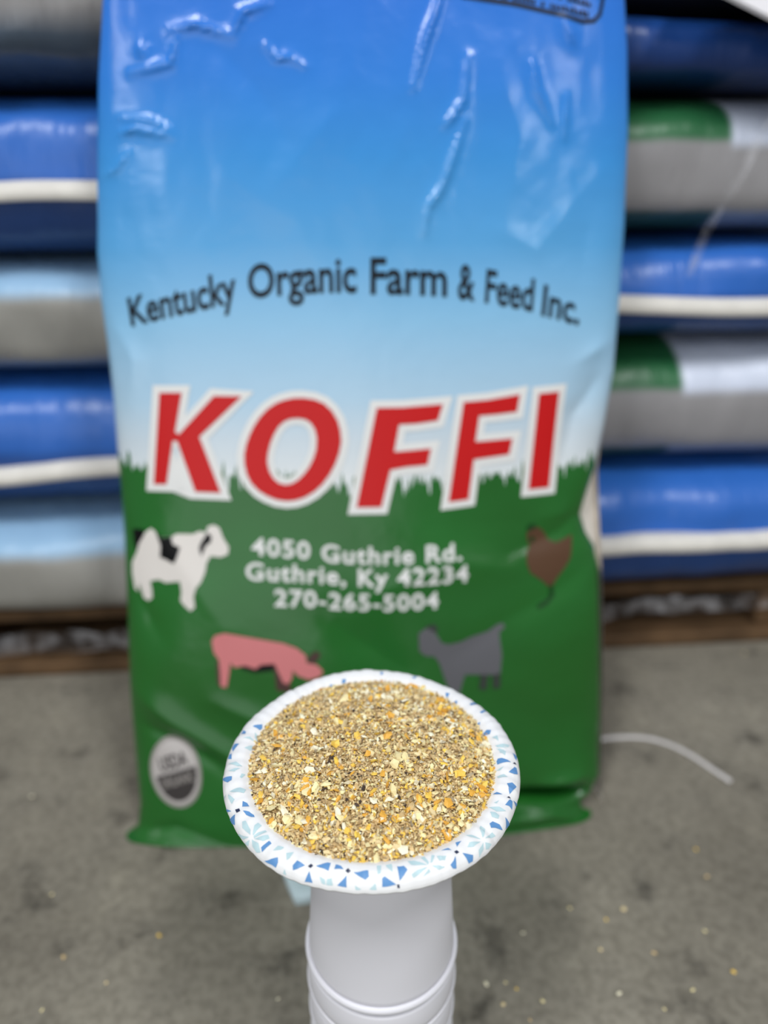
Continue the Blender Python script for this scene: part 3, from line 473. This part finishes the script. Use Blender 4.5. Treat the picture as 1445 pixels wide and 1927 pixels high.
[print_on_sack('pig_shade', [tess([p])], M['black' if i == 0 else 'dkpink'], .0006 if i < 3 else .0014, 'dark shade of the pig') for i, p in enumerate(PIGB)]; print_on_sack('pig_print', [tess([PIG])], M['pink'], .0011, 'pink pig picture')
print_on_sack('goat_print', [tess([GOAT])], M['grey'], .0007, 'grey goat picture'); [print_on_sack(n_, [tess([p])], M['dkgrey'], .0012) for n_, p in zip(('goat_horn', 'goat_leg', 'goat_leg'), GOATB)]
print_on_sack('hen_print', [tess([HEN])], M['brown'], .0007, 'brown hen picture'); [print_on_sack(n_, [tess([p])], M['dkgreen'], .0012) for n_, p in zip(('hen_comb', 'hen_wattle', 'hen_leg'), HENB)]
# round organic seal
sc = np.array(SEALC); se = np.array(SEAL)
ring = lambda k: [tuple(sc+(p-sc)*k) for p in se]
print_on_sack('seal_print', [tess([ring(1.0)])], M['sealgrey'], .0006, 'round grey and white organic seal')
print_on_sack('seal_face', [tess([ring(.90)])], M['sealface'], .0010)
def seal_pt(u, v): # unit disc -> sack
    ax = (se[0]-se[18])/2; ay = (se[27]-se[9])/2; return tuple(sc+ax*u+ay*v)
lower = [seal_pt(.80*math.cos(a), .80*math.sin(a)) for a in np.linspace(R(178), R(362), 22)]
print_on_sack('seal_field', [tess([lower])], M['sealdark'], .0014)
def seal_text(s, u0, u1, v0, v1, mat, off):
    v, f = text2d(s, .02); x0, x1 = v[:, 0].min(), v[:, 0].max()
    print_on_sack('seal_wording', [([seal_pt(u0+(u1-u0)*(a-x0)/(x1-x0), v0+(v1-v0)*b/.7) for a, b in v], f)], mat, off, None, 4.0)
seal_text('USDA', -.55, .55, .14, .52, M['sealdark'], .0014)
seal_text('ORGANIC', -.66, .66, -.34, -.06, M['sealgrey'], .0018)
# framed small print at the top right
tb = np.array(TOPBOX)
outer = [tuple(p) for p in tb]; inner = grow(outer, -3.2)
band = outer+inner[::-1]
print_on_sack('small_print_frame', [tess([band])], M['navyink'], .0007, 'dark frame round the small print')
rows = []
for r_ in TOPTXT:
    p = np.array(r_[0]); n = 26
    for i in range(n):
        if random.random() < .14: continue
        t0, t1 = i/n, (i+.72)/n; kk = np.linspace(0, 1, len(p)); g = lambda t: np.array([np.interp(t, kk, p[:, 0]), np.interp(t, kk, p[:, 1])])
        a, b = g(t0), g(t1); hh = random.choice((3.4, 4.6, 5.0)); rows.append(([tuple(a), tuple(b), (b[0], b[1]+hh), (a[0], a[1]+hh)], [(0, 1, 2, 3)]))
print_on_sack('small_print', rows, M['navyink'], .0008, 'tiny dark lines of wording')

# ------------------------------------------------------------------ paper plate
plate = tag(empty('paper_plate', tuple(PLATE_C)), 'round white paper plate with blue and aqua flower print', 'plate')
NTH = 360
pr = np.interp(np.linspace(0, len(PLATE_R)-1, 120), np.arange(len(PLATE_R)), PLATE_R); pz = np.interp(np.linspace(0, len(PLATE_R)-1, 120), np.arange(len(PLATE_R)), PLATE_Z)
def smooth1(a, n=3):
    for _ in range(n): a[1:-1] = (a[:-2]+2*a[1:-1]+a[2:])/4
    return a
pr, pz = smooth1(pr, 12), smooth1(pz, 12)
arc = np.concatenate([[0], np.cumsum(np.hypot(np.diff(pr), np.diff(pz)))])
PLEATS = [(231, .0011), (262, -.0009), (296, .0016), (318, -.0008), (342, .0010), (205, -.0007), (186, .0008), (20, .0009), (55, -.0008), (90, .0009), (130, .0010), (160, -.0008)]
def plate_pt(thd, r, z):
    wgt = np.clip((r-.066)/.015, 0, 1)
    t = np.radians(thd)
    fl2 = .00022*np.sin(t*71+2*np.sin(3*t))+.00016*np.sin(t*43+1)+.0003*np.sin(7*t+.5)
    st = 0
    for a, h in PLEATS:
        d = ((thd-a+180) % 360)-180; st = st+h*np.where(d > 0, np.exp(-d/7.0), 0)*np.clip(d/.6, 0, 1)
    k = 1+wgt*(.0016*np.sin(5*t+.7)+.0014*np.sin(9*t+2)+st*4.0)
    return np.stack([r*k*np.cos(t), r*k*np.sin(t), z+wgt*(fl2+st*.9+.0008*np.sin(4*t+1.1))], -1)
TH, RI = np.meshgrid(np.linspace(0, 360, NTH, endpoint=False), np.arange(len(pr)), indexing='xy')
top = plate_pt(TH, pr[RI], pz[RI]); bot = top.copy(); bot[..., 2] -= .0008; bot[..., :2] *= .998
nr = len(pr); gf = grid_faces(nr, NTH, True)
V = np.concatenate([top.reshape(-1, 3), bot.reshape(-1, 3)]); Fc = gf[:, ::-1].tolist(); Fc += (gf+nr*NTH).tolist()
Fc += [[(nr-1)*NTH+j, (nr-1)*NTH+(j+1) % NTH, nr*NTH+(nr-1)*NTH+(j+1) % NTH, nr*NTH+(nr-1)*NTH+j][::-1] for j in range(NTH)]
Fc = [f[::-1] for f in Fc]
mesh_obj('plate_body', V, Fc, M['plate'], plate)
def plate_print(name, lst, mat, off, label):
    for poly in lst:
        V, F = [], []
        a = np.array(poly, float)
        if a[:, 0].max()-a[:, 0].min() > 180: a[:, 0] = np.where(a[:, 0] < 180, a[:, 0]+360, a[:, 0])
        a[:, 0] *= 1.45   # degrees -> about mm along the rim
        v, f = cut_grid([tuple(p) for p in a], tess([a.tolist()])[1], .8)
        v = np.array(v); thd = v[:, 0]/1.45; s = np.clip(v[:, 1]/1000, 0, arc[-1])
        e = 1e-4
        r, z = np.interp(s, arc, pr), np.interp(s, arc, pz); dr = np.interp(s+e, arc, pr)-np.interp(s-e, arc, pr); dz = np.interp(s+e, arc, pz)-np.interp(s-e, arc, pz)
        q = np.hypot(dr, dz)+1e-9
        P = plate_pt(thd, r-dz/q*off, z+dr/q*off); base = len(V)
        V += [tuple(p) for p in P]
        for t in f:
            A, Bq, Cq = (P[i] for i in t); nn = np.cross(Bq-A, Cq-A); outw = np.array([-dz[t[0]]*math.cos(R(thd[t[0]])), -dz[t[0]]*math.sin(R(thd[t[0]])), dr[t[0]]])
            F.append([base+i for i in (t if nn.dot(outw) > 0 else t[::-1])])
        mesh_obj(name, V, F, mat, plate)['label'] = label
plate_print('aqua_petal', P_AQUA, M['paqua'], .00022, 'pale aqua printed petal')
plate_print('blue_petal', P_BLUE, M['pblue'], .00026, 'blue printed petal')
plate_print('navy_square', P_NAVY, M['pnavy'], .00030, 'small navy printed square')

# ------------------------------------------------------------------ feed heap
def mat_feed(name):
    q = NT(name); a = q.n('ShaderNodeAttribute', attribute_name='tint'); q.col(a.outputs['Color']); return q.set(.62, .3)
M['feed'] = mat_feed('ground_grain')
PAL = {'tan': (220, 190, 136), 'beige': (234, 212, 162), 'brown': (190, 160, 114), 'cream': (250, 234, 178), 'pale': (252, 244, 214), 'yellow': (250, 208, 92), 'orange': (236, 178, 72), 'dark': (76, 62, 54), 'grey': (176, 160, 132)}
PALL = {k: np.array(lin(*v)[:3]) for k, v in PAL.items()}
RF = .0752
def heap_z(x, y):
    r = np.hypot(x, y)/RF
    z = -.0024+.0158*np.clip(1-r**2.2, 0, 1)**.9
    return z
def chip_shapes():
    out = []
    # angular chips of 8-12 triangles
    for k in range(14):
        n = random.choice((4, 5, 5, 6)); a = np.sort(rng.uniform(0, 2*math.pi, n)); a = np.linspace(0, 2*math.pi, n, endpoint=False)+rng.uniform(-.35, .35, n)
        rr = rng.uniform(.7, 1.15, n); t = rng.uniform(.35, .75)
        v = [(rr[i]*math.cos(a[i]), rr[i]*math.sin(a[i]), rng.uniform(-.15, .15)) for i in range(n)]+[(rng.uniform(-.2, .2), rng.uniform(-.2, .2), t), (rng.uniform(-.2, .2), rng.uniform(-.2, .2), -t)]
        f = [(i, (i+1) % n, n) for i in range(n)]+[((i+1) % n, i, n+1) for i in range(n)]
        out.append((np.array(v), np.array(f)))
    return out
SH = chip_shapes()
def rotm(n):
    q = rng.normal(size=(n, 4)); q[:, 1:3] *= .42; q /= np.linalg.norm(q, axis=1)[:, None]
    w_, x, y, z = q.T
    return np.stack([1-2*(y*y+z*z), 2*(x*y-z*w_), 2*(x*z+y*w_), 2*(x*y+z*w_), 1-2*(x*x+z*z), 2*(y*z-x*w_), 2*(x*z-y*w_), 2*(y*z+x*w_), 1-2*(x*x+y*y)], 1).reshape(n, 3, 3)
def scatter(n, smin, smax, names, probs, lift, coarse=False):
    r = RF*np.sqrt(rng.uniform(0, 1, n)); t = rng.uniform(0, 2*math.pi, n); x, y = r*np.cos(t), r*np.sin(t)
    if coarse:   # bigger bits roll down to the near and right edge
        keep = rng.uniform(0, 1, n) < np.clip(.30+.55*(r/RF)**2*(.6-.6*np.sin(t)+.45*np.cos(t)), .12, 1)
        x, y = x[keep], y[keep]; n = len(x)
    z = heap_z(x, y)+lift*rng.uniform(-.3, 1, n)
    sz = smin*(smax/smin)**(rng.uniform(0, 1, n)**1.6)
    asp = np.stack([rng.uniform(.8, 1.6, n), rng.uniform(.6, 1.0, n), rng.uniform(.45, .95, n)], 1)
    ci = rng.choice(len(names), n, p=np.array(probs)/sum(probs)); cols = np.array([PALL[k] for k in names])[ci]*rng.uniform(.78, 1.15, n)[:, None]
    rot = rotm(n); ki = rng.integers(0, len(SH), n)
    return x, y, z, sz, asp, cols, rot, ki
def build(sets, name, parent, extra=None):
    Vs, Fs, Cs = [], [], []; base = 0
    if extra is not None:
        Vs.append(extra[0]); Fs += extra[1]; Cs.append(extra[2]); base = len(extra[0])
    for (x, y, z, sz, asp, cols, rot, ki) in sets:
        for k in range(len(SH)):
            m = np.where(ki == k)[0]
            if not len(m): continue
            v, f = SH[k]; P = np.einsum('nij,nvj->nvi', rot[m], v[None]*asp[m][:, None]*sz[m][:, None, None])+np.stack([x[m], y[m], z[m]], 1)[:, None]
            Vs.append(P.reshape(-1, 3)); nf = (f[None]+(base+np.arange(len(m))*len(v))[:, None, None]).reshape(-1, 3); Fs += nf.tolist(); base += len(m)*len(v)
            Cs.append(np.repeat(cols[m], len(v), 0))
    V = np.concatenate(Vs); c = np.concatenate(Cs)
    o = mesh_obj(name, V, Fs, M['feed'], parent, False)
    at = o.data.attributes.new('tint', 'FLOAT_COLOR', 'POINT'); at.data.foreach_set('color', np.concatenate([np.clip(c, 0, 1), np.ones((len(c), 1))], 1).ravel().astype(np.float32))
    return o
heap = tag(empty('feed_heap', tuple(PLATE_C)), 'heap of ground tan and yellow grain feed on the paper plate', 'feed')
nr2, nc2 = 40, 160
rr = np.linspace(.0005, RF+.0015, nr2); aa = np.linspace(0, 2*math.pi, nc2, endpoint=False); RR, AA = np.meshgrid(rr, aa, indexing='ij')
hx, hy = RR*np.cos(AA), RR*np.sin(AA); hz = heap_z(hx, hy)-.0008
HV = np.stack([hx, hy, hz], -1).reshape(-1, 3); HF = grid_faces(nr2, nc2, True).tolist()+[list(range(nc2))[::-1]]
HF = [f for f in HF]
HC = np.tile(PALL['tan']*.8, (len(HV), 1))
names = ['tan', 'beige', 'brown', 'cream', 'grey', 'yellow', 'dark', 'pale']
sets = [scatter(17000, .00055, .0011, names, [30, 26, 16, 12, 8, 4, 2, 4], .0009),
        scatter(5200, .0010, .0018, names, [24, 26, 12, 16, 5, 9, 2, 6], .0014),
        scatter(2400, .0015, .0027, ['beige', 'cream', 'pale', 'yellow', 'tan', 'orange', 'grey'], [18, 28, 16, 18, 14, 7, 3], .0016, True)]
gm = build(sets, 'ground_meal', heap, (HV, HF, HC)); gm['kind'] = 'stuff'; gm['label'] = 'fine ground grain meal'
# the largest cracked corn pieces, one by one
x, y, z, sz, asp, cols, rot, ki = scatter(620, .0022, .0036, ['cream', 'yellow', 'orange', 'pale', 'beige'], [30, 26, 14, 16, 14], .0018, True)
chip_mesh = []
for k in range(len(SH)):
    v, f = SH[k]
    for cn in ('cream', 'yellow', 'orange', 'pale'):
        m = bpy.data.meshes.new('corn_piece'); m.from_pydata([tuple(p) for p in v*np.array([1.25, .85, .6])], [], f.tolist())
        mt = M.setdefault('corn_'+cn, plain('corn_'+cn, lin(*PAL[cn]), .5, .4)); m.materials.append(mt); chip_mesh.append(m)
for i in range(min(240, len(x))):
    if math.hypot(x[i], y[i]) > RF*.97: continue
    o = bpy.data.objects.new('corn_piece', random.choice(chip_mesh)); C.objects.link(o); o.parent = heap
    o.matrix_local = Matrix.Translation((x[i], y[i], z[i]+.0006)) @ Matrix(rot[i].tolist()).to_4x4() @ Matrix.Scale(float(sz[i]), 4)

# ------------------------------------------------------------------ inverted cups
CUPX, CUPY = -.0018, .3537
TOPZ = PLATE_C[2]-.016-.0009
LIP = .1313; PITCH = (LIP-.004)/4
def cup(z_lip, label, collar=False):
    t = tag(empty('foam_cup', (CUPX, CUPY, z_lip-.0028)), label, 'cup', 'stack of upturned foam cups')
    h = TOPZ-LIP+.0028; r0, r1 = .0505, .0412; th_ = .0009
    body = [(0, h), (r1-.003, h), (r1-.0008, h-.0008), (r1, h-.003), (r0-.0004, .010), (r0, .0035), (r0-th_, .0035), (r1-th_, h-.004), (r1-.004, h-.0016), (0, h-.0016)]
    rp, rr_ = .0022, r0+.0004
    if collar:      # the lower cups have a wide stacking collar above the rim
        rc = .0521; rp, rr_ = .0015, rc-.0004
        body = [(0, h), (r1-.004, h), (r1-.0022, h-.0008), (r1-.0016, h-.003), (r0-.0035, PITCH+.001), (r0-.003, PITCH-.0035), (rc-.0010, PITCH-.0042), (rc-.0003, PITCH-.006), (rc, .010), (rc, .0035), (rc-th_, .0035), (rc-th_, PITCH-.007), (r0-.0045, PITCH-.005), (r0-.0045, PITCH), (r1-.0026, h-.004), (r1-.005, h-.0016), (0, h-.0016)]
    revolve('cup_body', body, 96, M['foam'], t)
    ring_ = [(rr_+rp*math.cos(a), .0028+.0028*math.sin(a)) for a in np.linspace(0, 2*math.pi, 14, endpoint=False)]
    revolve('cup_rim', ring_[::-1], 96, M['foam'], t, True)
    return t
nmz = ['topmost upturned white foam cup, directly under the plate', 'second upturned white foam cup from the top of the stack', 'third upturned white foam cup from the top of the stack', 'fourth upturned white foam cup from the top of the stack', 'lowest upturned white foam cup, standing on the floor']
for k in range(5): cup(LIP-PITCH*k, nmz[k], k > 0)

# folded pale napkin on the floor behind the cups
poly = NAPKIN
def ring_at(k, z):
    c = np.mean(poly, 0); return [(c[0]+(p[0]-c[0])*k, c[1]+(p[1]-c[1])*k, z) for p in poly]
V = []; lv = ((1.0, .0004), (1.01, .0022), (.995, .0040), (1.0, .0052), (1.005, .0072), (.985, .0090), (.93, .0102), (.5, .0108))
for k, z in lv: V += ring_at(k, z)
n = len(poly)
tag(mesh_obj('paper_napkin', V, grid_faces(len(lv), n, True).tolist()+[[(len(lv)-1)*n+q for q in range(n)], list(range(n))[::-1]], M['tab']), 'pale blue folded paper napkin on the floor behind the cups', 'napkin')

# ------------------------------------------------------------------ floor litter
P = np.array(STRING); tt = np.linspace(0, len(P)-1, 60); n = 8; V = []
sp = np.stack([np.interp(tt, np.arange(len(P)), P[:, 0]), np.interp(tt, np.arange(len(P)), P[:, 1])], 1)
for _ in range(25): sp[1:-1] = (sp[:-2]+2*sp[1:-1]+sp[2:])/4
for i in range(60):
    d = sp[min(i+1, 59)]-sp[max(i-1, 0)]; d /= np.linalg.norm(d); s = np.array([-d[1], d[0]])
    for j in range(n):
        a = 2*math.pi*j/n; V.append((sp[i][0]+s[0]*.0032*math.cos(a), sp[i][1]+s[1]*.0032*math.cos(a), .0016+.0015*math.sin(a)))
tag(mesh_obj('string', V, grid_faces(60, n, True).tolist()+[list(range(n))[::-1], [59*n+j for j in range(n)]], M['string']), 'curved white string lying on the concrete beside the feed sack', 'string')
cr_m = []
for k in range(6):
    v, f = SH[k]; m = bpy.data.meshes.new('feed_crumb'); zz = v*np.array([1.1, .9, .6]); zz[:, 2] -= zz[:, 2].min(); m.from_pydata([tuple(p) for p in zz], [], f.tolist())
    cn = ('pale', 'cream', 'yellow', 'beige', 'cream', 'tan')[k]; m.materials.append(M.setdefault('corn_'+cn, plain('corn_'+cn, lin(*PAL[cn]), .5, .4))); cr_m.append(m)
for i, (a, b) in enumerate(CRUMBS):
    o = bpy.data.objects.new('feed_crumb', cr_m[i % 6]); C.objects.link(o); o.location = (a, b, .0001); o.rotation_euler = (0, 0, random.uniform(0, 6)); s = random.uniform(.0013, .0024); o.scale = (s, s, s)
    hue = ('whitish', 'cream', 'yellow', 'beige', 'cream', 'tan')[i % 6]; side = 'left of the cup stack' if a < -.03 else ('near the right edge of the floor' if a > .22 else 'right of the cup stack')
    tag(o, 'tiny %s crumb of grain on the concrete %s' % (hue, side), 'crumb', '%s feed crumbs %s' % (hue, side))
